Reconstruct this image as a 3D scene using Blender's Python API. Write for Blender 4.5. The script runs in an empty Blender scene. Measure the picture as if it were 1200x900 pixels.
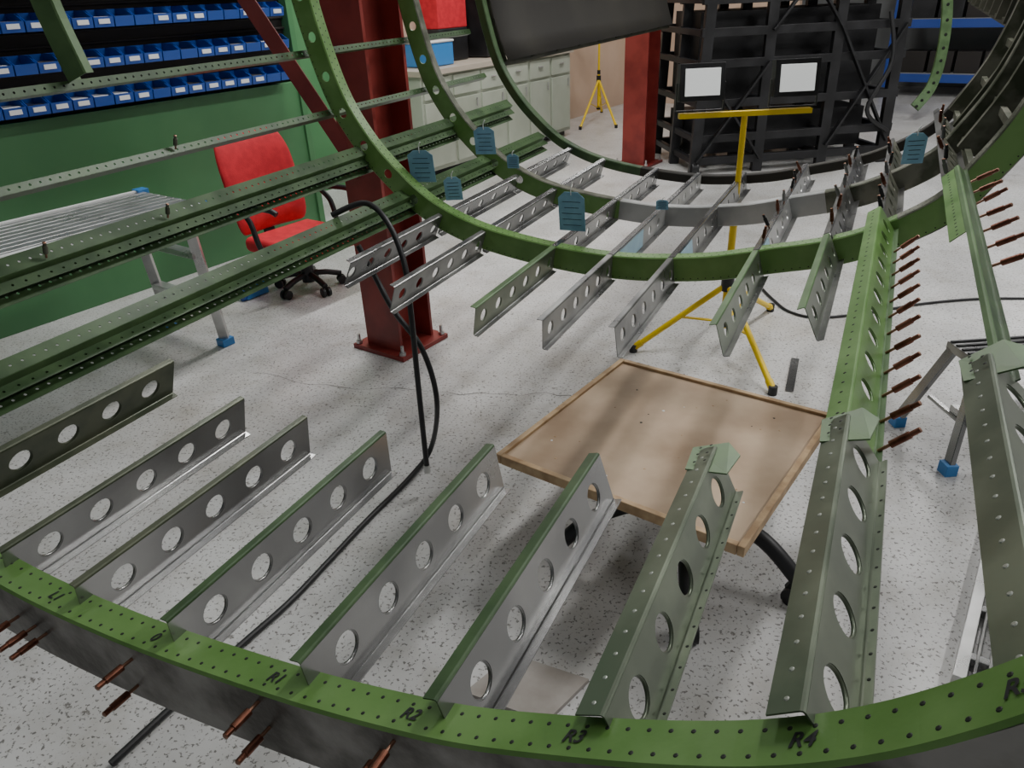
import bpy, bmesh, math, random
from mathutils import Vector, Matrix
random.seed(4)
H=1.6; F=870.0; PITCH=math.radians(28); ROLL=0.045; YAW=math.radians(26.7)
cp,sp=math.cos(PITCH),math.sin(PITCH); cr,sr=math.cos(ROLL),math.sin(ROLL)
R0=Vector((1,0,0)); U0=Vector((0,sp,cp)); FW=Vector((0,cp,-sp))
CR=R0*cr-U0*sr; CU=R0*sr+U0*cr; CAM=Vector((0,0,H))
def ray(px,py): return CR*(px-600)+CU*(450-py)+FW*F
def fl(px,py,h=0.0):
    d=ray(px,py); return CAM+d*((h-H)/d.z)
def onY(px,py,Y):
    d=ray(px,py); return CAM+d*(Y/d.y)
UA=Vector((math.sin(YAW),math.cos(YAW),0)); VA=Vector((math.cos(YAW),-math.sin(YAW),0)); ZA=Vector((0,0,1))
FS=.785   # fuselage scale factor, applied about the camera position
def fu(u,v,z): return CAM+UA*u+VA*v+ZA*z
def fs(u,v,z): return CAM+(UA*u+VA*v+ZA*z)*FS
def onU(px,py,u):
    d=ray(px,py); t=u/d.dot(UA); return (d.dot(VA)*t, d.z*t)
WY=math.radians(36); WA=Vector((math.sin(WY),math.cos(WY),0)); NA=Vector((math.cos(WY),-math.sin(WY),0))
def wn(w,n,z=0): return WA*w+NA*n+ZA*z

# ---------------- materials
def mat(name,col,rough=.5,metal=0.,col2=None,scale=8.,thr=(.4,.62),bump=0.,bscale=60,spec=None,emit=None,detail=5):
    m=bpy.data.materials.new(name); m.use_nodes=True; nt=m.node_tree; b=nt.nodes['Principled BSDF']
    b.inputs['Base Color'].default_value=(*col,1); b.inputs['Roughness'].default_value=rough; b.inputs['Metallic'].default_value=metal
    geo=nt.nodes.new('ShaderNodeNewGeometry')
    if col2 is not None:
        n=nt.nodes.new('ShaderNodeTexNoise'); n.inputs['Scale'].default_value=scale; n.inputs['Detail'].default_value=detail
        nt.links.new(geo.outputs['Position'],n.inputs['Vector'])
        r=nt.nodes.new('ShaderNodeValToRGB'); r.color_ramp.elements[0].position=thr[0]; r.color_ramp.elements[1].position=thr[1]
        r.color_ramp.elements[0].color=(*col,1); r.color_ramp.elements[1].color=(*col2,1)
        nt.links.new(n.outputs['Fac'],r.inputs['Fac']); nt.links.new(r.outputs['Color'],b.inputs['Base Color'])
        mr=nt.nodes.new('ShaderNodeMapRange'); mr.inputs['To Min'].default_value=max(0,rough-.08); mr.inputs['To Max'].default_value=min(1,rough+.12)
        nt.links.new(n.outputs['Fac'],mr.inputs['Value']); nt.links.new(mr.outputs['Result'],b.inputs['Roughness'])
    if bump>0:
        n2=nt.nodes.new('ShaderNodeTexNoise'); n2.inputs['Scale'].default_value=bscale; n2.inputs['Detail'].default_value=3
        nt.links.new(geo.outputs['Position'],n2.inputs['Vector'])
        bp=nt.nodes.new('ShaderNodeBump'); bp.inputs['Strength'].default_value=bump; bp.inputs['Distance'].default_value=.01
        nt.links.new(n2.outputs['Fac'],bp.inputs['Height']); nt.links.new(bp.outputs['Normal'],b.inputs['Normal'])
    if emit:
        b.inputs['Emission Color'].default_value=(*col,1); b.inputs['Emission Strength'].default_value=emit
    return m
G_BRIGHT=mat('zinc_green_paint',(.095,.205,.045),.36,0,(.135,.26,.07),9,bump=.03)
G_DARK=mat('dark_green_primer',(.032,.066,.024),.36,.1,(.055,.105,.038),12,bump=.03)
G_MID=mat('mid_green_primer',(.065,.125,.045),.38,.1,(.10,.18,.068),10)
G_GREY=mat('grey_green_primer',(.125,.15,.108),.30,.5,(.19,.22,.16),9)
G_OLIVE=mat('olive_primer',(.05,.062,.036),.36,.3,(.09,.10,.062),12)
ALU=mat('brushed_aluminium',(.235,.235,.235),.22,.9,(.36,.36,.355),4)
ALUD=mat('dull_aluminium',(.17,.17,.168),.28,.8,(.28,.28,.27),8)
ALU2=mat('bright_aluminium',(.5,.5,.49),.28,.75,(.62,.62,.61),8)
PALE=mat('pale_primer_metal',(.33,.335,.33),.42,.4,(.46,.46,.45),6)
DIRTY=mat('corroded_metal',(.065,.06,.052),.45,.3,(.30,.29,.27),10,(.36,.62),.15)
DIRTG=mat('dirty_green_metal',(.055,.062,.038),.45,.3,(.16,.16,.125),11,(.42,.6),.1)
BROWN=mat('brown_skin_metal',(.012,.010,.007),.7,.0,(.024,.021,.015),2)
COPPER=mat('cleco_copper',(.10,.035,.020),.35,.8,(.20,.08,.05),40)
CTIP=mat('cleco_tip',(.28,.15,.10),.35,.8)
BLACK=mat('black_rubber',(.010,.010,.011),.45)
BLKM=mat('black_steel',(.007,.007,.008),.45,.1,(.016,.016,.018),6)
RED=mat('red_oxide_paint',(.17,.018,.015),.42,0,(.25,.032,.025),5,bump=.06)
CHRED=mat('red_fabric',(.50,.010,.02),.75,0,(.60,.018,.03),20,bump=.15,bscale=200)
YEL=mat('yellow_paint',(.78,.54,.0),.35)
BLUE=mat('blue_plastic',(.015,.08,.38),.35)
LBLUE=mat('light_blue_plastic',(.04,.22,.55),.4)
TAGB=mat('blue_tag_card',(.16,.34,.48),.6,0,(.21,.42,.56),20)
FILM=mat('blue_protective_film',(.26,.48,.63),.35,0,(.34,.56,.68),20)
WHITE=mat('white_paint',(.75,.76,.75),.5)
GLASS=mat('floodlight_glass',(.72,.74,.73),.25,emit=.5)
WOODM=mat('plywood',(.31,.21,.13),.6,0,(.47,.35,.24),4,(.35,.65))
WOOD2=mat('weathered_plywood',(.27,.24,.21),.7,0,(.40,.37,.34),9,(.35,.65))
RIM=mat('pine_rim',(.48,.33,.18),.55,0,(.32,.20,.10),18)
GWALL=mat('green_wall_paint',(.065,.20,.078),.45,0,(.08,.23,.092),2)
CREAM=mat('cream_cabinet_paint',(.42,.46,.37),.5,0,(.47,.51,.42),3)
BEIGE=mat('beige_wall_paint',(.52,.38,.28),.7,0,(.56,.42,.32),2)
GREYW=mat('grey_wall_paint',(.26,.27,.27),.7,0,(.31,.32,.32),2)
DPANEL=mat('dark_louvre_panel',(.025,.021,.019),.5,.3)
CRACK=mat('crack_grey',(.16,.15,.14),.8)  # the crack line's own flat grey
RACKB=mat('rack_blue_paint',(.02,.06,.3),.45)
INK=mat('black_marker_ink',(.008,.008,.01),.6)
RIV=mat('rivet_hole_dark',(.014,.017,.012),.5,.3)
RIVL=mat('rivet_light',(.40,.42,.38),.35,.6)
COUNTER=mat('counter_top',(.5,.44,.36),.4)
# floor
fm=bpy.data.materials.new('speckled_painted_concrete'); fm.use_nodes=True; nt=fm.node_tree; b=nt.nodes['Principled BSDF']
geo=nt.nodes.new('ShaderNodeNewGeometry')
def noise(sc,det,rgh=.5):
    n=nt.nodes.new('ShaderNodeTexNoise'); n.inputs['Scale'].default_value=sc; n.inputs['Detail'].default_value=det; n.inputs['Roughness'].default_value=rgh
    nt.links.new(geo.outputs['Position'],n.inputs['Vector']); return n
def ramp(src,p0,p1,c0,c1):
    r=nt.nodes.new('ShaderNodeValToRGB'); r.color_ramp.elements[0].position=p0; r.color_ramp.elements[1].position=p1
    r.color_ramp.elements[0].color=(*c0,1); r.color_ramp.elements[1].color=(*c1,1); nt.links.new(src,r.inputs['Fac']); return r
def mix(a,b2,fac,mode='MIX'):
    m=nt.nodes.new('ShaderNodeMixRGB'); m.blend_type=mode
    if isinstance(fac,float): m.inputs['Fac'].default_value=fac
    else: nt.links.new(fac,m.inputs['Fac'])
    nt.links.new(a,m.inputs['Color1']); nt.links.new(b2,m.inputs['Color2']); return m
base=ramp(noise(1.6,6).outputs['Fac'],.35,.65,(.48,.475,.465),(.64,.637,.63))
sp1=ramp(noise(90,2,.55).outputs['Fac'],.585,.65,(1,1,1),(.20,.19,.175))
sp2=ramp(noise(34,5,.7).outputs['Fac'],.60,.655,(1,1,1),(.28,.26,.235))
st=ramp(noise(.9,5,.6).outputs['Fac'],.50,.74,(1,1,1),(.70,.65,.58))
st2=ramp(noise(6,4,.6).outputs['Fac'],.50,.75,(1,1,1),(.78,.755,.71))
m1=mix(base.outputs['Color'],sp1.outputs['Color'],.85,'MULTIPLY'); m2=mix(m1.outputs['Color'],sp2.outputs['Color'],.85,'MULTIPLY'); m3=mix(m2.outputs['Color'],st.outputs['Color'],.7,'MULTIPLY'); m3=mix(m3.outputs['Color'],st2.outputs['Color'],.8,'MULTIPLY')
nt.links.new(m3.outputs['Color'],b.inputs['Base Color']); b.inputs['Roughness'].default_value=.3
bp=nt.nodes.new('ShaderNodeBump'); bp.inputs['Strength'].default_value=.3; bp.inputs['Distance'].default_value=.004
nt.links.new(m2.outputs['Color'],bp.inputs['Height']); nt.links.new(bp.outputs['Normal'],b.inputs['Normal'])
FLOORM=fm

# ---------------- mesh builder
class MB:
    def __init__(s): s.v=[]; s.f=[]; s.m=[]; s.mats=[]; s.sm=[]
    def mi(s,m):
        if m not in s.mats: s.mats.append(m)
        return s.mats.index(m)
    def add(s,vs,fs_,m,smooth=False):
        o=len(s.v); s.v+= [tuple(p) for p in vs]; k=s.mi(m)
        for f in fs_: s.f.append([o+i for i in f]); s.m.append(k); s.sm.append(smooth)
    def box(s,c,size,m,ax=(Vector((1,0,0)),Vector((0,1,0)),Vector((0,0,1)))):
        c=Vector(c); a=[Vector(ax[i])*size[i]/2 for i in range(3)]
        vs=[c+a[0]*i+a[1]*j+a[2]*k for i in(-1,1) for j in(-1,1) for k in(-1,1)]
        s.add(vs,[(0,1,3,2),(4,6,7,5),(0,4,5,1),(2,3,7,6),(0,2,6,4),(1,5,7,3)],m)
    def bar(s,p,q,w,h,m,up=Vector((0,0,1))):
        p=Vector(p);q=Vector(q);d=(q-p); L=d.length; d.normalize()
        if abs(d.dot(up))>.98: up=Vector((0,1,0))
        x=d.cross(up).normalized(); y=x.cross(d).normalized()
        s.box((p+q)/2,(w,L,h),m,(x,d,y))
    def cyl(s,p,q,r,m,seg=12,r2=None,caps=True):
        p=Vector(p);q=Vector(q); d=(q-p).normalized(); r2=r if r2 is None else r2
        up=Vector((0,0,1)) if abs(d.z)<.9 else Vector((1,0,0)); x=d.cross(up).normalized(); y=x.cross(d)
        vs=[]
        for i in range(seg):
            a=2*math.pi*i/seg; e=x*math.cos(a)+y*math.sin(a); vs.append(p+e*r); vs.append(q+e*r2)
        fs_=[(2*i,2*i+1,(2*i+3)%(2*seg),(2*i+2)%(2*seg)) for i in range(seg)]
        s.add(vs,fs_,m,True)
        if caps: s.add([vs[2*i] for i in range(seg)],[tuple(range(seg))],m); s.add([vs[2*i+1] for i in range(seg)],[tuple(range(seg))],m)
    def tube(s,pts,r,m,seg=10,sub=6):
        P=crs(pts,sub) if sub>1 else [Vector(p) for p in pts]
        vs=[];n=len(P); x=None
        for i,p in enumerate(P):
            d=(P[min(i+1,n-1)]-P[max(i-1,0)]).normalized()
            if x is None:
                up=Vector((0,0,1)) if abs(d.z)<.9 else Vector((1,0,0)); x=d.cross(up).normalized()
            x=(x-d*x.dot(d)).normalized(); y=d.cross(x)
            for k in range(seg):
                a=2*math.pi*k/seg; vs.append(p+(x*math.cos(a)+y*math.sin(a))*r)
        fs_=[(i*seg+k,i*seg+(k+1)%seg,(i+1)*seg+(k+1)%seg,(i+1)*seg+k) for i in range(n-1) for k in range(seg)]
        s.add(vs,fs_,m,True); s.add(vs[:seg],[tuple(range(seg))],m); s.add(vs[-seg:],[tuple(range(seg))],m)
    def dome(s,c,n,r,h,m,seg=8):
        c=Vector(c);n=Vector(n).normalized(); up=Vector((0,0,1)) if abs(n.z)<.9 else Vector((1,0,0)); x=n.cross(up).normalized(); y=n.cross(x)
        vs=[c+(x*math.cos(2*math.pi*i/seg)+y*math.sin(2*math.pi*i/seg))*r for i in range(seg)]+[c+(x*math.cos(2*math.pi*i/seg)+y*math.sin(2*math.pi*i/seg))*r*.6+n*h for i in range(seg)]
        s.add(vs,[(i,(i+1)%seg,seg+(i+1)%seg,seg+i) for i in range(seg)]+[tuple(range(seg,2*seg))],m)
    def plate(s,fn,x0,x1,y0,y1,holes,m,seg=20,lip=0.,step=.12,lipm=None):
        holes=sorted(holes); cells=[]; x=x0
        for i,(cx,cy,r) in enumerate(holes):
            hw=max((y1-y0)/2*.9, r*1.3)
            a=max(x, cx-hw, (holes[i-1][0]+cx)/2 if i else x0); b2=min(x1,cx+hw,(holes[i+1][0]+cx)/2 if i+1<len(holes) else x1)
            if a-x>1e-5: cells.append((x,a,None))
            cells.append((a,b2,(cx,cy,r))); x=b2
        if x1-x>1e-5: cells.append((x,x1,None))
        for a,b2,hh in cells:
            if hh is None:
                n=max(1,int(math.ceil((b2-a)/step))); vs=[]
                for i in range(n+1):
                    xx=a+(b2-a)*i/n; vs+= [fn(xx,y0,0),fn(xx,y1,0)]
                s.add(vs,[(2*i,2*i+1,2*i+3,2*i+2) for i in range(n)],m,False)
            else:
                cx,cy,r=hh; ci=[];bo=[]
                for k in range(seg):
                    t=2*math.pi*k/seg; c_,s_=math.cos(t),math.sin(t); ci.append((cx+r*c_,cy+r*s_))
                    tt=1e9
                    if c_>1e-6: tt=min(tt,(b2-cx)/c_)
                    if c_<-1e-6: tt=min(tt,(a-cx)/c_)
                    if s_>1e-6: tt=min(tt,(y1-cy)/s_)
                    if s_<-1e-6: tt=min(tt,(y0-cy)/s_)
                    bo.append((cx+c_*tt,cy+s_*tt))
                for q in((a,y0),(a,y1),(b2,y0),(b2,y1)):
                    ang=math.atan2(q[1]-cy,q[0]-cx); k=int(round(ang/(2*math.pi)*seg))%seg; bo[k]=q
                vs=[fn(p[0],p[1],0) for p in ci]+[fn(p[0],p[1],0) for p in bo]
                s.add(vs,[(k,(k+1)%seg,seg+(k+1)%seg,seg+k) for k in range(seg)],m,False)
                if lip:
                    vs=[fn(p[0],p[1],0) for p in ci]+[fn(cx+(p[0]-cx)*.94,cy+(p[1]-cy)*.94,lip) for p in ci]
                    s.add(vs,[(k,(k+1)%seg,seg+(k+1)%seg,seg+k) for k in range(seg)],lipm or m,True)
    def obj(s,name,parent=None,bevel=0,solid=0,subs=0,merge=0):
        me=bpy.data.meshes.new(name); me.from_pydata(s.v,[],s.f)
        for m in s.mats: me.materials.append(m)
        for i,p in enumerate(me.polygons): p.material_index=s.m[i]; p.use_smooth=s.sm[i]
        bm=bmesh.new(); bm.from_mesh(me)
        if merge: bmesh.ops.remove_doubles(bm,verts=bm.verts,dist=merge)
        bmesh.ops.recalc_face_normals(bm,faces=bm.faces); bm.to_mesh(me); bm.free()
        o=bpy.data.objects.new(name,me); bpy.context.collection.objects.link(o)
        if parent: o.parent=parent
        if solid:
            md=o.modifiers.new('thick','SOLIDIFY'); md.thickness=solid; md.offset=0
        if bevel:
            md=o.modifiers.new('bev','BEVEL'); md.width=bevel; md.segments=2; md.limit_method='ANGLE'
        if subs:
            md=o.modifiers.new('sub','SUBSURF'); md.levels=subs; md.render_levels=subs
        return o
def crs(pts,sub):
    P=[Vector(p) for p in pts]; out=[]; n=len(P)
    for i in range(n-1):
        p0=P[max(i-1,0)];p1=P[i];p2=P[i+1];p3=P[min(i+2,n-1)]
        for k in range(sub):
            t=k/sub; out.append(.5*((2*p1)+(p2-p0)*t+(2*p0-5*p1+4*p2-p3)*t*t+(3*p1-p0-3*p2+p3)*t**3))
    out.append(P[-1]); return out
def empty(name,loc=(0,0,0)):
    e=bpy.data.objects.new(name,None); bpy.context.collection.objects.link(e); e.location=loc; return e

# ---------------- room
mb=MB(); mb.add([wn(-4,-5.9),wn(15,-5.9),wn(15,7),wn(-4,7)],[(0,1,2,3)],FLOORM); mb.obj('floor')
mb=MB(); mb.box(wn(5.5,.5,4.3),(13.4,19.4,.1),GREYW,(NA,WA,ZA)); mb.obj('ceiling')
mb=MB(); mb.box(wn(.4,-5.52,2.1),(.1,9.6,4.2),GWALL,(NA,WA,ZA)); mb.box(wn(9.6,-5.52,2.1),(.1,8.8,4.2),BEIGE,(NA,WA,ZA)); mb.obj('wall_left')
mb=MB(); mb.box(wn(13.9,.5,2.1),(13,.1,4.2),GREYW,(NA,WA,ZA)); mb.obj('wall_far')
mb=MB(); mb.box(wn(4.5,7,2.1),(.1,19,4.2),GREYW,(NA,WA,ZA)); mb.obj('wall_right')
mb=MB(); mb.box(wn(11.0,-4.3,2.1),(2.4,.12,4.2),BEIGE,(NA,WA,ZA)); mb.obj('wall_partition')
# bin rack partition
e=empty('parts_bin_rack')
mb=MB(); mb.box(wn(.9,-4.56,.54),(.08,5.8,1.08),GWALL,(NA,WA,ZA)); mb.box(wn(.9,-4.60,1.55),(.05,5.8,1.0),DPANEL,(NA,WA,ZA))
for k in range(14): mb.box(wn(.9,-4.565,1.1+k*.065),(.02,5.8,.012),DPANEL,(NA,WA,ZA))
mb.box(wn(3.8,-4.55,1.05),(.1,.05,2.1),GWALL,(NA,WA,ZA)); mb.obj('partition_panel',e,.003)
mb=MB()
for row in range(5):
    z0=1.115+row*.195
    for k in range(34):
        w=-.35+k*.118
        if w>3.68: break
        c=lambda a,n,z: wn(w+a*.108,-4.55+n,z0+z)
        hb,hf=.085,.05
        vs=[c(0,0,0),c(1,0,0),c(1,.16,0),c(0,.16,0),c(0,0,hb),c(1,0,hb),c(1,.10,hb),c(0,.10,hb),c(1,.17,hf),c(0,.17,hf)]
        mb.add(vs,[(0,1,2,3),(0,1,5,4),(0,4,7,9,3),(1,5,6,8,2),(3,2,8,9)],BLUE)
        if random.random()<.6: mb.box(c(.5,.167,.028),(.006,.06,.022),WHITE,(NA,WA,ZA))
        if random.random()<.7: mb.box(c(.5,.08,.035),(.11,.09,.03),random.choice([ALU,DIRTY,WHITE]),(NA,WA,ZA))
mb.obj('blue_bins',e,0,.003)

# ---------------- fuselage
FUS=empty('aircraft_fuselage_skeleton')
midp=[(-2.40,.6),(-2.45,.3),(-2.42,0),(-2.33,-.35),(-2.22,-.56),(-2.06,-.74),(-1.84,-.905),(-1.52,-1.013),(-1.02,-1.068),(-.62,-1.04),(-.33,-.975),(-.035,-.89),(.215,-.74),(.33,-.58),(.42,-.4),(.49,-.15),(.52,.1),(.5,.5)]
nearp=[(-2.55,.5),(-2.55,.1),(-2.5,-.3),(-2.3,-.65),(-1.95,-.92),(-1.53,-1.032),(-1.18,-1.05),(-.82,-1.02),(-.55,-.975),(-.325,-.909),(0,-.754),(.196,-.567),(.33,-.33),(.40,-.05),(.42,.3)]
class Prof:
    def __init__(s,pts):
        P=crs([Vector((a,b_,0)) for a,b_ in pts],16); s.P=P; s.S=[0]
        for i in range(1,len(P)): s.S.append(s.S[-1]+(P[i]-P[i-1]).length)
        s.L=s.S[-1]
    def pos(s,x):
        x=min(max(x,0),s.L); lo=0; hi=len(s.S)-1
        while hi-lo>1:
            m_=(lo+hi)//2
            if s.S[m_]<=x: lo=m_
            else: hi=m_
        t=(x-s.S[lo])/max(1e-9,s.S[hi]-s.S[lo]); return s.P[lo].lerp(s.P[hi],t)
    def at(s,x):
        p=s.pos(x); d=(s.pos(x+.04)-s.pos(x-.04)).normalized()
        return p,Vector((d.y,-d.x,0)),d
def frame(name,pts,u0,inner,depth,fw,mw,mf,holes=None,hr=.024,wmat=None,outer_fw=.03,rivrows=True,hs=.15,fmat=None,rivm=RIV):
    pr=Prof(pts); mb=MB()
    def fn(x,y,d):
        p,n,t=pr.at(x); q=p+n*(inner+y); return fu(u0+d,q.x,q.y)
    x=.0
    while x<pr.L-1e-4:
        x2=min(x+hs,pr.L); p,n,t=pr.at((x+x2)/2)
        m=wmat(p.x,p.y) if wmat else mw
        hl=[]
        if holes and holes(p.x,p.y) and x2-x>hs*.9: hl=[((x+x2)/2,depth/2,hr)]
        mb.plate(fn,x,x2,.004,depth-.004,hl,m,20,.006 if hl else 0,.03)
        f=fmat(p.x,p.y) if fmat else mf
        n_=5
        for (ya,yb,w_) in ((.004,0,fw),(depth-.004,depth,outer_fw)):
            vs=[]
            for i in range(n_+1):
                xx=x+(x2-x)*i/n_; vs+=[fn(xx,ya,0),fn(xx,yb,.004),fn(xx,yb,w_)]
            mb.add(vs,[(3*i,3*i+1,3*i+4,3*i+3) for i in range(n_)]+[(3*i+1,3*i+2,3*i+5,3*i+4) for i in range(n_)],f,False)
        x=x2
    o=mb.obj(name,FUS,0,.003,merge=2e-4)
    if rivrows:
        rb=MB(); x=.02
        while x<pr.L:
            p,n,t=pr.at(x); nn=-(VA*n.x+ZA*n.y)
            rb.dome(fn(x,-.0016,fw*.24),nn,.0035,.0006,rivm)
            p,n,t=pr.at(x+.014); rb.dome(fn(x+.014,-.0016,fw*.76),nn,.0035,.0006,rivm)
            if u0>1:
                rb.dome(fn(x,depth-.012,-.0016),-UA,.0028,.0008,rivm)
            x+=.030
        rb.obj(name+'_rivets',FUS)
    return pr
prn=frame('front_frame',nearp,.567,0,.15,.068,DIRTY,G_BRIGHT,outer_fw=.03)
prm=frame('main_frame',midp,2.91,-.05,.10,.06,G_BRIGHT,G_BRIGHT,holes=lambda v,z:(v<-1.9 and z<.3),hs=.17,fmat=lambda v,z: DIRTG if v>.1 else G_BRIGHT,rivm=RIV)
frame('second_frame',midp,3.75,-.05,.10,.05,G_MID,G_MID,holes=lambda v,z:(v<-1.7),hs=.17,wmat=lambda v,z: PALE if -1.15<v<-.15 else (DIRTG if v>-.15 else G_BRIGHT),fmat=lambda v,z: PALE if -1.15<v<-.15 else DIRTG,rivrows=False)
frame('third_frame',midp,4.55,-.035,.05,.05,BROWN,BROWN,rivrows=False,wmat=lambda v,z: G_DARK if v<-1.4 else BROWN,fmat=lambda v,z: G_DARK if v<-1.4 else BROWN)
frame('partial_frame',[(-2.40,-.2),(-2.46,0),(-2.48,.2),(-2.46,.5)],1.73,-.05,.10,.05,G_MID,G_MID,rivrows=False,hs=.17)

def normal_at(v,z,cv):
    n=Vector(((v-cv)/2.25,z/1.145)); n.normalize(); return n
def stringer(name,u0,u1,v,z,cv,web,top,bot,Hh=.115,wt=.022,wb=.03,holes=(),hr=.026,riv=None,rivstep=.045,lip=.005,n=None,rivbot=False):
    if n is None: n=normal_at(v,z,cv)
    nn=VA*n[0]+ZA*n[1]; tt=VA*(-n[1])+ZA*n[0]
    O=fu(u0,v,z)+tt*wt
    def fn(x,y,d): return O+UA*x+nn*y+tt*d
    mb=MB(); L=u1-u0; b_=.004
    mb.plate(fn,0,L,b_,Hh-b_,[(h-u0,Hh/2,hr) for h in holes if u0+hr<h<u1-hr],web,24,-lip if lip else 0,.3,lipm=web)
    for (prof,m) in (([(-wt,.0),(-b_,0),(-b_*.3,b_*.3),(0,b_)],top),([(0,Hh-b_),(b_*.3,Hh-b_*.3),(b_,Hh),(wb,Hh)],bot)):
        vs=[]
        for d,y in prof: vs+=[fn(0,y,d),fn(L,y,d)]
        mb.add(vs,[(2*i,2*i+1,2*i+3,2*i+2) for i in range(3)],m,False)
    mb.obj(name,FUS,0,.0025)
    rb=MB(); x=.02
    while x<L-.01:
        if riv: rb.dome(fn(x,-.0014,-wt*.5),-nn,.0038,.0008,riv)
        if rivbot: rb.dome(fn(x,Hh-.0014,wb*.6),-nn,.0030,.0008,RIV)
        x+=rivstep
    if rb.v: rb.obj(name+'_rivets',FUS)
    return fn,nn,tt
h5=[1.227,1.097,.966,.836,.705]
CVN=-1.05; CVM=-.946
near=[('N0',-1.77,-.91,G_OLIVE,G_OLIVE,G_OLIVE,.016,None),('N1',-1.52,-.985,ALU,G_OLIVE,ALU,.014,None),('N2',-1.30,-1.0,ALU,G_OLIVE,ALU,.015,None),
('N3',-1.045,-.99,ALU,G_DARK,ALU,.017,None),('N4',-.735,-.957,ALU,G_DARK,ALU,.021,None),('N5',-.475,-.92,ALU,G_DARK,ALU,.024,None),
('N6',-.24,-.853,G_GREY,G_GREY,G_GREY,.042,RIVL),('N7',-.01,-.735,G_GREY,G_GREY,G_GREY,.045,RIVL),('N8',.18,-.59,G_GREY,G_GREY,G_GREY,.05,RIVL)]
fns={}
for i,(nm,v,z,w,t_,b_,wt,rv) in enumerate(near):
    fns[nm]=stringer('floor_stringer_front_%d'%i,.605 if i<6 else .620,1.31,v,z,CVN,w,t_,b_,wt=wt,wb=.020 if i<6 else .016,Hh=.122 if i<6 else .112,holes=h5,riv=rv,hr=.031,rivbot=(i>=6))
mid=[(-1.80,-.90),(-1.58,-.96),(-1.24,-1.0),(-.98,-1.012),(-.72,-1.0),(-.39,-.936),(-.145,-.85),(.02,-.79),(.2,-.64)]
for i,(v,z) in enumerate(mid):
    if i<7:
        dk=i in(2,5,6)
        stringer('floor_stringer_mid_%d'%i,(2.16,2.14)[i>4] if i else 2.20,2.905,v,z,CVM,G_GREY if dk else ALUD,G_MID if dk else ALUD,ALUD,Hh=.11,wt=.022,wb=.02,holes=[2.23+k*.125 for k in range(6)],hr=.025)
    for (a,b2,kk) in ((2.915,3.745,0),(3.755,4.545,1)):
        stringer('floor_stringer_rear_%d_%d'%(kk,i),a,b2,v,z,CVM,[ALU,ALUD,ALU,PALE,ALUD,ALU2,ALUD,DIRTG,DIRTG][i],ALU if i<6 else ALUD,ALUD,Hh=.10,wt=.025,wb=.025,holes=[a+.1+k*.15 for k in range(5)],hr=.023)
stringer('side_stringer_lower',1.30,2.905,-.01,-.755,CVN,G_BRIGHT,G_BRIGHT,G_MID,Hh=.10,wt=.045,wb=.016,holes=[1.4+.14*k for k in range(11)],hr=.027,riv=RIV)
stringer('side_stringer_upper',1.30,2.905,.225,-.585,CVN,G_DARK,G_MID,G_DARK,Hh=.03,wt=.014,wb=.010,lip=0)
stringer('side_stringer_splice',2.15,2.905,.195,-.62,CVN,G_BRIGHT,G_BRIGHT,G_MID,Hh=.04,wt=.045,wb=.012,riv=RIV,rivstep=.035,lip=0)
# end brackets
for nm,L in(('N6',.66),('N7',.66),('N8',.68)):
    fn,nn,tt=fns[nm]; mb=MB()
    P=[(-.05,-.045),(.035,-.05),(.05,.02),(.015,.045),(-.06,.035)]
    mb.add([fn(L+a,-.004+max(0,b_)*.6,b_) for a,b_ in P],[(0,1,2,3,4)],G_MID)
    mb.obj('end_bracket_'+nm[1],FUS,0,.003)
    mb=MB()
    for a,b_ in((-.03,-.03),(.0,-.03),(.025,-.03),(-.03,-.008),(.0,-.01),(.028,-.008)): mb.dome(fn(L+a,-.006,b_),-nn,.0035,.0006,RIV)
    mb.obj('end_bracket_rivets_'+nm[1],FUS)
def longeron(name,v,z,u0,u1,big,col,col2):
    n=normal_at(v,z,CVM-.1); 
    nn=VA*n[0]+ZA*n[1]; tt=VA*(-n[1])+ZA*n[0]
    O=fu(u0,v,z); L=u1-u0; mb=MB()
    def f1(x,y,d): return O+UA*x+tt*(-y)+nn*d
    def f2(x,y,d): return O+UA*x+nn*y+tt*d
    w=.055 if big else .028
    holes=[(x*.034+.02,w*.5,.0042) for x in range(int(L/.034)-1)]
    mb.plate(f1,0,L,.0,w,holes,col,8)
    if big:
        mb.plate(f2,0,L,0,.065,[],col2,8,step=.5)
        mb.plate(lambda x,y,d:f1(x,y,.065+d),0,L,-.055,0,[(x*.034+.02,-.028,.0045) for x in range(int(L/.034)-1)],col,8)
        mb.plate(lambda x,y,d:f1(x,-y-.004,d+.025),0,L,.0,.035,[(x*.04+.02,.018,.004) for x in range(int(L/.04)-1)],G_DARK,8)
    else:
        mb.plate(f2,0,L,0,.03,[],col2,8,step=.5)
    mb.obj(name,FUS,0,.0022)
longeron('longeron_top',-2.44,-.235,.6,4.5,False,G_DARK,G_DARK)
longeron('longeron_upper',-2.345,-.485,.6,4.5,False,G_DARK,G_DARK)
longeron('longeron_middle',-2.17,-.655,.6,4.5,True,G_DARK,G_MID)
longeron('longeron_lower',-1.95,-.835,.6,4.5,True,G_DARK,G_MID)
def cleco(mb,p,d,L=.085,m=None):
    d=d.normalized(); mb.cyl(p,p+d*L*.35,.0035,CTIP,8); mb.cyl(p+d*L*.3,p+d*L*.78,.0075,m or COPPER,10); mb.cyl(p+d*L*.78,p+d*L,.0055,m or COPPER,8); mb.dome(p+d*L,d,.006,.002,CTIP)
mb=MB()
for px,py in[(22,722),(42,733),(55,742),(155,772),(162,803),(303,822),(316,852),(462,868),(446,880)]:
    v,z=onU(px,py,.566); cleco(mb,fu(.566,v,z),-UA+ZA*.05,.075)
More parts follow.
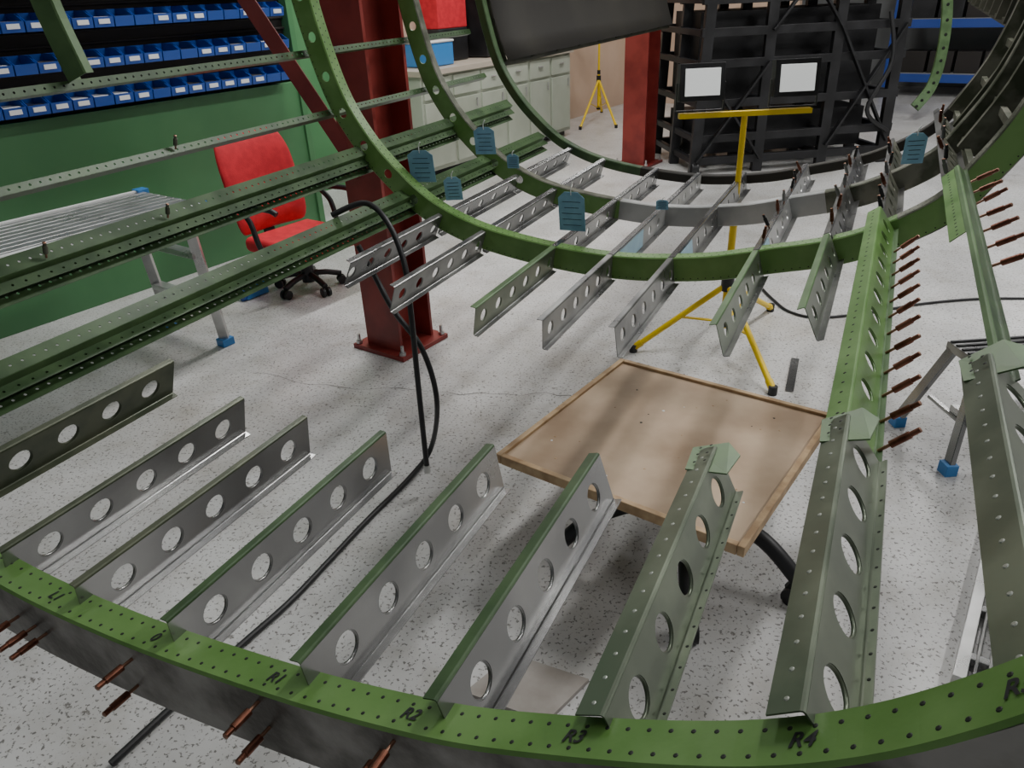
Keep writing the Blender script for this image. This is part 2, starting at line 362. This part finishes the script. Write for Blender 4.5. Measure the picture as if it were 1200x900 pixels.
n7=normal_at(.0,-.75,CVN); t7=VA*(-n7[1])+ZA*n7[0]; nn7=VA*n7[0]+ZA*n7[1]
for k in range(12):
    u=1.36+k*.115; p=fu(u,-.01,-.755)+nn7*.098+t7*.052; cleco(mb,p,nn7*-.15+t7*1.0+UA*random.uniform(-.15,.1),.085)
for k in range(7):
    u=1.9+k*.14; p=fu(u,.225,-.585)+nn7*.03+t7*.024; cleco(mb,p,t7*1.0+UA*random.uniform(-.35,.1),.085)
for u,v,z in[(2.0,-2.345,-.47),(1.3,-2.17,-.645),(1.75,-2.17,-.645)]:
    cleco(mb,fu(u,v,z),ZA+VA*.3,.05,DIRTG)
for i,(v,z) in enumerate(mid):
    if i<5: continue
    for k in range(7):
        u=3.02+k*.21+random.uniform(-.03,.03); cleco(mb,fu(u,v+.02,z),ZA*1.0+VA*random.uniform(-.6,.1),.07,random.choice([COPPER,ALUD,BLACK]))
mb.obj('cleco_fasteners',FUS)
for t,px,py in(('L1',65,697),('0',180,742),('R1',318,784),('R2',475,820),('R3',668,856),('R4',935,862),('R5',1190,803)):
    v,z=onU(px,py,.6); best=min(range(0,int(prn.L*200)),key=lambda i:(prn.at(i/200)[0]-Vector((v,z,0))).length)
    p,n,tg=prn.at(best/200); tw=VA*tg.x+ZA*tg.y; nw=-(VA*n.x+ZA*n.y); pos=fu(.6,p.x,p.y)+nw*.003
    c=bpy.data.curves.new('marker_'+t,'FONT'); c.body=t; c.size=.028; c.align_x='CENTER'; c.align_y='CENTER'; c.offset=.0006; c.shear=.3; c.materials.append(INK)
    o=bpy.data.objects.new('marker_label_'+t,c); bpy.context.collection.objects.link(o)
    M=Matrix((( tw.x,UA.x,nw.x,pos.x),(tw.y,UA.y,nw.y,pos.y),(tw.z,UA.z,nw.z,pos.z),(0,0,0,1))); o.matrix_world=M; o.parent=FUS
def shell(name,pts,nu,us0=4.62,du=.45,skin=None,rib=None):
    pr=Prof(pts); mb=MB(); n=12
    us=[us0+du*i for i in range(nu)]
    vs=[]
    for u in us:
        for k in range(n+1):
            p,nn_,t=pr.at(pr.L*k/n); vs.append(fu(u,p.x+nn_.x*.055,p.y+nn_.y*.055))
    mb.add(vs,[(i*(n+1)+k,i*(n+1)+k+1,(i+1)*(n+1)+k+1,(i+1)*(n+1)+k) for i in range(len(us)-1) for k in range(n)],skin or BROWN,True)
    for u in us:
        for k in range(n):
            a,na,_=pr.at(pr.L*k/n); b_,nb,_=pr.at(pr.L*(k+1)/n)
            q=lambda p,nn_,o,du_: fu(u+du_,p.x+nn_.x*o,p.y+nn_.y*o)
            mb.add([q(a,na,-.04,0),q(b_,nb,-.04,0),q(b_,nb,.05,0),q(a,na,.05,0),q(a,na,-.04,.04),q(b_,nb,-.04,.04)],[(0,1,2,3),(0,1,5,4)],rib or DIRTG)
    for k in range(0,n+1,2):
        p,nn_,_=pr.at(pr.L*k/n); mb.bar(fu(us0,p.x,p.y),fu(us[-1],p.x,p.y),.02,.03,rib or DIRTG)
    mb.obj(name,FUS,0,.003)
RIBD=mat('dark_olive_rib',(.03,.032,.02),.5,.2,(.065,.065,.045),8)
# the rear left skin: inner face seen from the camera side
shell('left_skin_panel',[(-2.30,-.42),(-2.38,-.2),(-2.42,0),(-2.45,.3),(-2.38,.7),(-2.15,1.05)],10,rib=RIBD)
shell('right_skin_panel',[(.46,-.25),(.50,0),(.52,.3),(.42,.7)],8,rib=RIBD)
shell('right_side_skin',[(.30,-.64),(.42,-.4),(.49,-.15),(.52,.1),(.5,.4)],4,2.98,.5,DIRTG,DIRTG)
def tag(px,py,u,w,h,ang=0,m=TAGB,lines=True):
    v,z=onU(px,py,u); c=fu(u,v,z); a=(VA*math.cos(ang)+UA*math.sin(ang))
    mb=MB(); x=a; y=(ZA-UA*.12).normalized(); n=x.cross(y)
    pts=[(-w/2,-h/2),(w/2,-h/2),(w/2,h*.35),(w*.25,h/2),(-w*.25,h/2),(-w/2,h*.35)]
    mb.add([c+x*p[0]+y*p[1] for p in pts],[(0,1,2,3,4,5)],m)
    if lines:
        for k in range(5): mb.box(c+y*(-h*.35+k*h*.15),(w*random.uniform(.5,.75),.0008,.003),INK,(x,y,n))
        mb.tube([c+y*h*.42,c+y*h*.6,c+y*h*.75+x*.01],.0015,WHITE,6,3)
    mb.obj('blue_part_tag',FUS,0,.0016)
for a in((494,195,3.0,.12,.15,.3),(568,165,3.3,.10,.13,.3),(601,189,3.4,.06,.07,.2),(531,221,3.0,.08,.11,.5),(670,248,3.05,.12,.18,.1),(1072,174,3.1,.08,.11,.5),(776,240,3.6,.06,.05,.2)): tag(*a)
def film(i,u0,u1):
    v,z=mid[i]; n=normal_at(v,z,CVM); nn=VA*n[0]+ZA*n[1]; tt=VA*(-n[1])+ZA*n[0]; O=fu(u0,v,z)+tt*.029; L=u1-u0
    mb=MB(); mb.add([O+nn*.008,O+UA*L+nn*.008,O+UA*L+nn*.092,O+nn*.092],[(0,1,2,3)],FILM); mb.obj('protective_film_%d'%i,FUS,0,.001)
film(3,2.98,3.34); film(4,3.0,3.2); film(5,2.94,3.1)
FUS.scale=(FS,FS,FS); FUS.location=(0,0,H*(1-FS))  # shrinks the whole fuselage about the camera point

# ---------------- columns
def column(name,c,ang,s=.24,brace=None):
    x=Vector((math.cos(ang),math.sin(ang),0)); y=Vector((-math.sin(ang),math.cos(ang),0)); c=Vector(c); mb=MB()
    for k in(-1,1): mb.box(c+y*k*s/2+ZA*2.1,(s,.018,4.2),RED,(x,y,ZA))
    mb.box(c+ZA*2.1,(.012,s,4.2),RED,(x,y,ZA)); mb.box(c+ZA*.012,(s*1.5,s*1.5,.024),RED,(x,y,ZA))
    for i in(-1,1):
        for j in(-1,1):
            q=c+x*i*s*.65+y*j*s*.65; mb.cyl(q,q+ZA*.075,.009,ALU2,8); mb.cyl(q+ZA*.02,q+ZA*.04,.018,ALU2,6)
    if brace: mb.bar(brace[0],brace[1],.07,.012,RED,Vector((0,1,0)))
    mb.obj(name,None,.002)
C1=fl(480,403)-VA*.05; C2=fl(748,192)
column('steel_column',C1,math.radians(-36),.23,(onY(262,-40,3.75),onY(425,205,C1.y-.1))); column('steel_column',C2,math.radians(-36))

# ---------------- wooden tray on wheeled base
e=empty('wheeled_tray_table')
c=Vector((.460,1.86,0)); e1=Vector((.579,-.446,0)).normalized(); e2=Vector((.446,.579,0)).normalized(); hh=.42; L=.715
mb=MB(); mb.box(c+ZA*(hh-.016),(L,L,.016),WOODM,(e1,e2,ZA))
mb.obj('plywood_top',e,.002)
mb=MB()
for k in(-1,1):
    mb.box(c+e1*k*(L/2+.002)+ZA*(hh-.013),(.018,L+.02,.030),RIM,(e1,e2,ZA)); mb.box(c+e2*k*(L/2+.002)+ZA*(hh-.013),(L-.016,.018,.030),RIM,(e1,e2,ZA))
mb.obj('tray_rim',e,.002)
mb=MB()
for k in range(26):
    q=c+e1*random.uniform(-.3,.3)+e2*random.uniform(-.3,.3)+ZA*(hh-.0075); mb.dome(q,ZA,random.uniform(.002,.005),.0008,random.choice([WHITE,DPANEL,RIM]),6)
mb.obj('paint_specks',e)
mb=MB(); cb=Vector((.5,1.84,0))
mb.cyl(cb+ZA*.16,cb+ZA*.39,.03,BLACK,16); mb.cyl(cb+ZA*.12,cb+ZA*.22,.05,BLACK,16); mb.box(cb+ZA*.388,(.3,.3,.012),BLKM,(e1,e2,ZA))
for k,a in enumerate((-41,-98,-172,110,36)):
    a=math.radians(a); d=Vector((math.cos(a),math.sin(a),0)); s_=Vector((-d.y,d.x,0)); R=.38
    mb.tube([cb+ZA*.18,cb+d*.12+ZA*.20,cb+d*.27+ZA*.17,cb+d*R+ZA*.085],.024,BLACK,10,5)
    q=cb+d*R; mb.cyl(q+ZA*.05,q+ZA*.1,.01,BLACK,8)
    for j in(-1,1): mb.cyl(q+s_*j*.012+ZA*.03,q+s_*j*.03+ZA*.03,.03,BLACK,16)
    mb.dome(q+ZA*.05,ZA,.03,.02,BLACK,12)
mb.obj('castor_base',e)

# ---------------- tripods
def tripod(name,c,ht,bar_w,bardir,feet,hub=.34,lights=2,legr=.014):
    e=empty(name); c=Vector(c); mb=MB()
    mb.cyl(c+ZA*.12,c+ZA*(ht*.62),.017,YEL,12); mb.cyl(c+ZA*ht*.55,c+ZA*ht,.013,YEL,12); mb.cyl(c+ZA*(ht*.58),c+ZA*(ht*.63),.022,BLACK,12)
    mb.cyl(c+ZA*(hub-.03),c+ZA*(hub+.05),.03,BLACK,12); mb.cyl(c+ZA*.13,c+ZA*.17,.026,BLACK,12)
    for f in feet:
        f=Vector(f); f.z=.02; h=c+ZA*hub; mb.cyl(h,f,legr,YEL,10); mb.cyl(f,f+(h-f).normalized()*.05,legr*1.25,YEL,10); mb.cyl(f-ZA*.02,f+ZA*.02,legr*1.4,BLACK,10)
        mb.bar(c+ZA*.15,(h+f)/2,.02,.005,YEL)
    d=Vector(bardir).normalized(); mb.bar(c+ZA*ht-d*bar_w/2,c+ZA*ht+d*bar_w/2,.03,.02,YEL)
    mb.obj('stand',e)
    n=Vector((d.y,-d.x,0)); nn=(n+ZA*.12).normalized(); up=d.cross(nn)*-1
    if up.z<0: up=-up
    for k in((-1,1) if lights==2 else (0,)):
        q=c+ZA*(ht+.13)+d*k*bar_w*.35; lb=MB()
        lb.box(q,(.185,.05,.145),BLKM,(d,nn,up)); lb.box(q+nn*.027,(.145,.006,.105),GLASS,(d,nn,up))
        for j in(-1,1): lb.bar(q+d*j*.1,q+d*j*.1-ZA*.11,.004,.02,BLKM)
        lb.bar(q-d*.1-ZA*.11,q+d*.1-ZA*.11,.02,.004,BLKM)
        for j in range(7): lb.box(q-nn*.035+d*(-.075+j*.025),(.006,.03,.13),BLKM,(d,nn,up))
        lb.obj('floodlight_head',e,.004)
    return e
tc=Vector((1.03,3.27,0))
tripod('tripod_work_light',tc,1.10,.56,(1,.02,0),[fl(742,412),fl(905,462),(1.42,3.72,0)])
tripod('tripod_work_light',fl(701,140),.98,.5,(1,.3,0),[fl(680,152),fl(722,150),fl(705,132)],hub=.5)

# ---------------- office chair
e=empty('office_chair')
sc=fl(364,338); SH=.355; fd=Vector((.74,-.55,0)).normalized(); sd=Vector((-fd.y,fd.x,0))
mb=MB(); mb.box(sc+fd*.03+ZA*(SH-.04),(.52,.50,.09),CHRED,(fd,sd,ZA)); o=mb.obj('seat',e,.035); o.modifiers['bev'].segments=5
bu=(ZA-fd*.22).normalized()
def bk(x,y,d): return sc-fd*.25+ZA*(SH+.0)+sd*x+bu*y+fd*(d+.8*x*x)
mb=MB(); n=8; vs=[]
for side in(0,1):
    for j in range(n+1):
        y=j/n*.58
        for i in range(n+1):
            w=.265*(1-.15*max(0,(y-.40)/.16)**2-.10*max(0,(.1-y)/.1)**2); vs.append(bk((i/n*2-1)*w,y,-.035+.07*side*(1-.5*abs(i/n*2-1)**4)*(1-.5*abs(j/n*2-1)**6)))
N1=(n+1)*(n+1); ff=[]
for j in range(n):
    for i in range(n):
        a=j*(n+1)+i; ff+=[(a,a+1,a+n+2,a+n+1),(N1+a,N1+a+n+1,N1+a+n+2,N1+a+1)]
for i in range(n):
    ff+=[(i,N1+i,N1+i+1,i+1),(n*(n+1)+i,n*(n+1)+i+1,N1+n*(n+1)+i+1,N1+n*(n+1)+i),(i*(n+1),(i+1)*(n+1),N1+(i+1)*(n+1),N1+i*(n+1)),(i*(n+1)+n,N1+i*(n+1)+n,N1+(i+1)*(n+1)+n,(i+1)*(n+1)+n)]
mb.add(vs,ff,CHRED,True); mb.obj('backrest',e,0,0,1)
mb=MB()
mb.bar(sc-fd*.1+ZA*(SH-.07),sc-fd*.30+ZA*(SH-.05),.07,.02,BLACK); mb.bar(sc-fd*.29+ZA*(SH-.06),sc-fd*.36+ZA*(SH+.22),.07,.02,BLACK,fd)
for k in(-1,1):
    mb.tube([sc+sd*k*.2+ZA*(SH-.05),sc+sd*k*.29+ZA*(SH-.03),sc+sd*k*.30-fd*.04+ZA*(SH+.12),sc+sd*k*.29-fd*.1+ZA*(SH+.2),sc+sd*k*.29+fd*.12+ZA*(SH+.22),sc+sd*k*.28+fd*.18+ZA*(SH+.2)],.016,BLACK,10,6)
mb.cyl(sc+ZA*.08,sc+ZA*(SH-.08),.025,BLACK,14); mb.cyl(sc+ZA*.05,sc+ZA*.16,.04,BLACK,14)
for k in range(5):
    a=.4+k*2*math.pi/5; d=Vector((math.cos(a),math.sin(a),0)); s_=Vector((-d.y,d.x,0)); mb.tube([sc+ZA*.10,sc+d*.11+ZA*.09,sc+d*.20+ZA*.065],.018,BLACK,8,3)
    for j in(-1,1): mb.cyl(sc+d*.2+s_*j*.01+ZA*.028,sc+d*.2+s_*j*.026+ZA*.028,.028,BLACK,14)
mb.obj('chair_frame',e)

# ---------------- aluminium work platform
mb=MB(); w0,w1,n0,n1,ht=.3,2.08,-3.86,-3.30,.75
for k in range(9):
    n_=n0+(n1-n0)*(k+.5)/9; mb.box(wn((w0+w1)/2,n_,ht-.02),((n1-n0)/9-.012,w1-w0,.025),ALU2,(NA,WA,ZA))
mb.box(wn((w0+w1)/2,(n0+n1)/2,ht-.045),(n1-n0-.02,w1-w0-.02,.02),ALU2,(NA,WA,ZA))
for n_ in(n0,n1): mb.box(wn((w0+w1)/2,n_,ht-.035),(.025,w1-w0,.07),WHITE,(NA,WA,ZA))
for n_ in(n0,n1): mb.box(wn(w1,n_,ht-.03),(.06,.06,.07),LBLUE,(NA,WA,ZA))
for w_,o in((w1-.1,.05),(w0+.1,-.12)):
    for n_ in(n0+.03,n1-.03): mb.bar(wn(w_,n_,ht-.06),wn(w_+o,n_,.02),.05,.025,ALU2); mb.box(wn(w_+o,n_,.02),(.06,.07,.04),LBLUE,(NA,WA,ZA))
    for hh_ in(.25,.5):
        t=1-(hh_/(ht-.06)); mb.box(wn(w_+o*t,(n0+n1)/2,hh_),(n1-n0-.06,.06,.03),ALU2,(NA,WA,ZA))
mb.obj('aluminium_work_platform',None,.002)
mb=MB(); q=fl(300,347); mb.box(q+ZA*.03,(.16,.06,.05),LBLUE,(WA,NA,ZA)); mb.box(q+WA*.05+ZA*.07,(.05,.05,.07),LBLUE,(WA,NA,ZA)); mb.cyl(q-WA*.1+ZA*.03,q-WA*.02+ZA*.03,.03,BLUE,12); mb.obj('blue_bar_clamp',None,.006)

# ---------------- step stool and ladder
def stool(name,c,ang,ht=.46,w=.42,d=.32):
    x=Vector((math.cos(ang),math.sin(ang),0)); y=Vector((-math.sin(ang),math.cos(ang),0)); c=Vector(c); mb=MB()
    mb.box(c+ZA*ht,(w*.9,.2,.03),ALUD,(x,y,ZA))
    for k in range(6): mb.box(c+ZA*(ht+.018)+y*(-.085+k*.034),(w*.88,.012,.006),BLACK,(x,y,ZA))
    mb.box(c+ZA*ht*.5-y*(d*.5),(w,.14,.025),ALU2,(x,y,ZA))
    for i in(-1,1):
        for j in(-1,1):
            a=c+x*i*w*.42+y*j*.07+ZA*ht; b_=c+x*i*w*.62+y*j*d*.85+ZA*.03; mb.bar(a,b_,.04,.02,ALU,x); mb.box(b_-ZA*.008,(.045,.05,.045),LBLUE,(x,y,ZA))
        mb.bar(c+x*i*w*.5-y*d*.45+ZA*ht*.45,c+x*i*w*.5+y*d*.45+ZA*ht*.45,.02,.012,ALU)
    mb.obj(name,None,.002)
stool('step_stool',(1.80,2.36,0),math.radians(3),ht=.38,d=.2)
mb=MB(); a0=fl(1122,800,.02); a1=fl(1150,680,.02); d=(a1-a0).normalized(); x=Vector((d.y,-d.x,0)); a1=a0+d*.8
for k in(0,.3): mb.bar(a0+x*k,a1+x*k,.03,.04,ALU2)
for k in range(4): mb.bar(a0+d*(.1+k*.2),a0+d*(.1+k*.2)+x*.3,.025,.025,ALU)
for k in(.03,.06): mb.bar(a0+x*k,a1+x*k,.008,.03,ALUD)
mb.obj('aluminium_ladder',None,.002)

# ---------------- cables
mb=MB()
def hang(lst,r): mb.tube(lst,r,BLACK,10,8)
hang([fs(2.42,-2.02,-.80),onY(428,238,2.42),onY(455,262,2.36),onY(474,310,2.3),onY(482,370,2.25),onY(490,450,2.22),onY(500,545,2.18)],.0095)
p=onY(500,545,2.18); mb.cyl(p,p-ZA*.03,.012,ALU2,10)
hang([fs(2.45,-1.93,-.93),onY(440,325,2.38),onY(462,365,2.33),onY(495,410,2.28),onY(512,470,2.25),fl(505,525,.06),fl(480,560,.012),fl(430,610,.012),fl(385,658,.012),fl(340,705,.012),fl(280,758,.012),fl(200,830,.012),fl(130,895,.012)],.0095)
mb.obj('black_air_hose')
mb=MB(); mb.tube([fl(*p,.008) for p in((1230,350),(1150,350),(1080,356),(1020,366),(960,372),(925,365),(905,350),(893,338))],.007,BLACK,8,6); mb.obj('extension_cable')
mb=MB(); a=fl(925,458,.005); b_=fl(932,420,.005); mb.bar(a,b_,.035,.003,ALU)
for k in range(4): mb.dome(a.lerp(b_,.15+k*.23)+ZA*.0016,ZA,.004,.0004,RIV)
mb.obj('drilled_metal_strip')
mb=MB(); q=[fl(600,770,.0),fl(690,800,.0),fl(640,850,.0),fl(545,815,.0)]; mb.add([p+ZA*.001 for p in q]+[p+ZA*.014 for p in q],[(0,1,2,3),(4,5,6,7),(0,1,5,4),(1,2,6,5),(2,3,7,6),(3,0,4,7)],WOOD2); mb.obj('plywood_offcut')
mb=MB(); P=crs([fl(*p,.0012) for p in((300,436),(380,452),(470,456),(560,462),(640,462),(700,470))],5)
vs=[]
for i,p in enumerate(P):
    d=(P[min(i+1,len(P)-1)]-P[max(i-1,0)]).normalized(); s_=Vector((-d.y,d.x,0)); j=Vector((random.uniform(-1,1),random.uniform(-1,1),0))*.016
    w=random.uniform(.0006,.0026); vs+=[p+j+s_*w,p+j-s_*w]
mb.add(vs,[(2*i,2*i+1,2*i+3,2*i+2) for i in range(len(P)-1)],CRACK); mb.obj('floor_crack')

# ---------------- cabinets
mb=MB(); ws=5.45; we=8.1
mb.box(wn((ws+we)/2,-5.14,.5),(.6,we-ws,.86),CREAM,(NA,WA,ZA)); mb.box(wn((ws+we)/2,-5.13,.95),(.66,we-ws+.04,.05),COUNTER,(NA,WA,ZA)); mb.box(wn((ws+we)/2,-5.17,.04),(.5,we-ws,.08),BLKM,(NA,WA,ZA))
w=ws+.02
while w<we-.3:
    mb.box(wn(w+.2,-4.83,.40),(.02,.39,.58),CREAM,(NA,WA,ZA)); mb.box(wn(w+.2,-4.83,.81),(.02,.39,.18),CREAM,(NA,WA,ZA))
    mb.cyl(wn(w+.16,-4.81,.83),wn(w+.24,-4.81,.83),.008,ALU2,8); mb.cyl(wn(w+.34,-4.81,.58),wn(w+.34,-4.81,.66),.008,ALU2,8); w+=.44
mb.obj('cabinet_counter',None,.004)
mb=MB(); mb.box(wn(5.9,-5.1,1.08),(.3,.4,.2),LBLUE,(NA,WA,ZA)); mb.box(wn(5.9,-5.1,1.19),(.32,.42,.02),WHITE,(NA,WA,ZA)); mb.obj('storage_box',None,.01)
mb=MB(); mb.box(wn(7.0,-5.2,1.285),(.35,.5,.6),BLKM,(NA,WA,ZA)); mb.box(wn(7.0,-5.02,1.285),(.02,.4,.45),DPANEL,(NA,WA,ZA)); mb.obj('equipment_case',None,.01)
mb=MB(); mb.box(wn(6.4,-5.3,1.455),(.25,.45,.35),CHRED,(NA,WA,ZA)); mb.box(wn(6.4,-5.3,1.13),(.25,.45,.3),BLKM,(NA,WA,ZA)); mb.obj('tool_chest',None,.01)

# ---------------- black steel trestle rack
mb=MB(); o=fl(812,205); X=Vector((1,.12,0)).normalized(); Y=Vector((-.12,1,0)).normalized(); Wd=1.85; D=1.1
for i in(0,.33,.67,1):
    for j in(0,.5,1):
        lean=X*(.10 if i==0 else (-.05 if i==1 else 0)); mb.bar(o+X*Wd*i+Y*D*j,o+X*Wd*i+Y*D*j+ZA*2.6+lean,.09,.07,BLKM)
for z in(.12,.32,.62,.95,1.2,1.45,1.7,2.0,2.35):
    for j in(0,.5,1): mb.bar(o+Y*D*j+ZA*z-X*.02,o+X*(Wd+.05)+Y*D*j+ZA*z,.06,.07,BLKM)
    for i in(0,.33,.67,1): mb.bar(o+X*Wd*i+ZA*z,o+X*Wd*i+Y*D+ZA*z,.05,.05,BLKM)
for a,b_ in(((0,.12),(.33,.95)),((.33,.12),(0,.95)),((.67,.2),(1,1.2)),((1,.2),(.67,1.2)),((.33,1.2),(.67,2)),((.67,1.2),(.33,2))):
    mb.bar(o+X*Wd*a[0]+ZA*a[1]-Y*.05,o+X*Wd*b_[0]+ZA*b_[1]-Y*.05,.05,.02,BLKM)
for z,h in((.15,.35),(.6,.35),(1.0,.4),(1.5,.4),(2.0,.4)):
    mb.box(o+X*Wd*.5+Y*D*.55+ZA*(z+.15),(Wd*.92,D*.6,h),BLKM,(X,Y,ZA))
for i in(0,1):
    q=o+X*Wd*i; mb.cyl(q-X*.03+ZA*.06,q+X*.03+ZA*.06,.06,BLACK,16)
mb.tube([o+X*Wd*.9-Y*.06+ZA*1.3,o+X*Wd*.93-Y*.12+ZA*.9,o+X*Wd*.85-Y*.1+ZA*.5,o+X*Wd*.98-Y*.1+ZA*.3],.02,BLACK,8,6)
mb.obj('black_steel_trestle',None,.003)

# ---------------- blue pallet racking
mb=MB(); o=fl(1035,112)
for i in range(3):
    for j in(0,.7): mb.box(o+NA*i*1.6+WA*j+ZA*1.0,(.09,.07,2.0),RACKB,(NA,WA,ZA))
for z in(.25,.95,1.6):
    for j in(0,.7): mb.box(o+NA*1.6+WA*j+ZA*z,(3.3,.05,.11),RACKB,(NA,WA,ZA))
    mb.box(o+NA*1.6+WA*.35+ZA*(z+.05),(3.2,.66,.02),GREYW,(NA,WA,ZA))
for k in range(9):
    for z in(.25,.95):
        mb.box(o+NA*(.3+k*.34)+WA*.3+ZA*(z+.2),(.30,.4,.28),random.choice([GREYW,BLKM,DPANEL,BLKM]),(NA,WA,ZA))
mb.obj('blue_pallet_rack',None,.004)
mb=MB(); P=crs([onY(1072,126,9.3),onY(1092,100,9.4),onY(1104,60,9.5),onY(1110,10,9.6),onY(1108,-50,9.7)],6)
for i in range(len(P)-1):
    mb.bar(P[i],P[i+1]+(P[i+1]-P[i])*.1,.03,.12,G_MID,Vector((1,0,0)))
    if i%2==0: mb.dome((P[i]+P[i+1])/2-Vector((0,.02,0)),Vector((0,-1,0)),.02,.003,RIV)
mb.obj('spare_frame_segment')

# ---------------- lights
def area(name,loc,sx,sy,pw,rot=0,col=(1,.99,.975)):
    l=bpy.data.lights.new(name,'AREA'); l.shape='RECTANGLE'; l.size=sx; l.size_y=sy; l.energy=pw; l.color=col
    o=bpy.data.objects.new(name,l); bpy.context.collection.objects.link(o); o.location=loc; o.rotation_euler=(0,0,rot); return o
TUBE=mat('tube_diffuser',(1,1,1),.4,emit=5)
for i,(w,pw) in enumerate(((.3,6),(3.7,92),(6.4,72),(9.6,36))):
    for j,n in enumerate((-3.6,-.4,2.8)):
        e=empty('ceiling_light'); p=wn(w,n,4.12)
        mb=MB(); mb.box(p+ZA*.07,(.34,1.5,.06),WHITE,(NA,WA,ZA)); mb.box(p+ZA*.03,(.26,1.4,.03),TUBE,(NA,WA,ZA)); mb.obj('fixture',e)
        a=area('lamp',p-ZA*.02,.3,1.5,pw,-WY); a.parent=e
W=bpy.data.worlds.new('world'); bpy.context.scene.world=W; W.use_nodes=True; W.node_tree.nodes['Background'].inputs[0].default_value=(.88,.93,1,1); W.node_tree.nodes['Background'].inputs[1].default_value=.2

cam=bpy.data.cameras.new('camera'); co=bpy.data.objects.new('camera',cam); bpy.context.collection.objects.link(co)
cam.sensor_width=36; cam.lens=F/1200*36; cam.clip_start=.02
co.matrix_world=Matrix(((CR.x,CU.x,-FW.x,0),(CR.y,CU.y,-FW.y,0),(CR.z,CU.z,-FW.z,H),(0,0,0,1)))
bpy.context.scene.camera=co
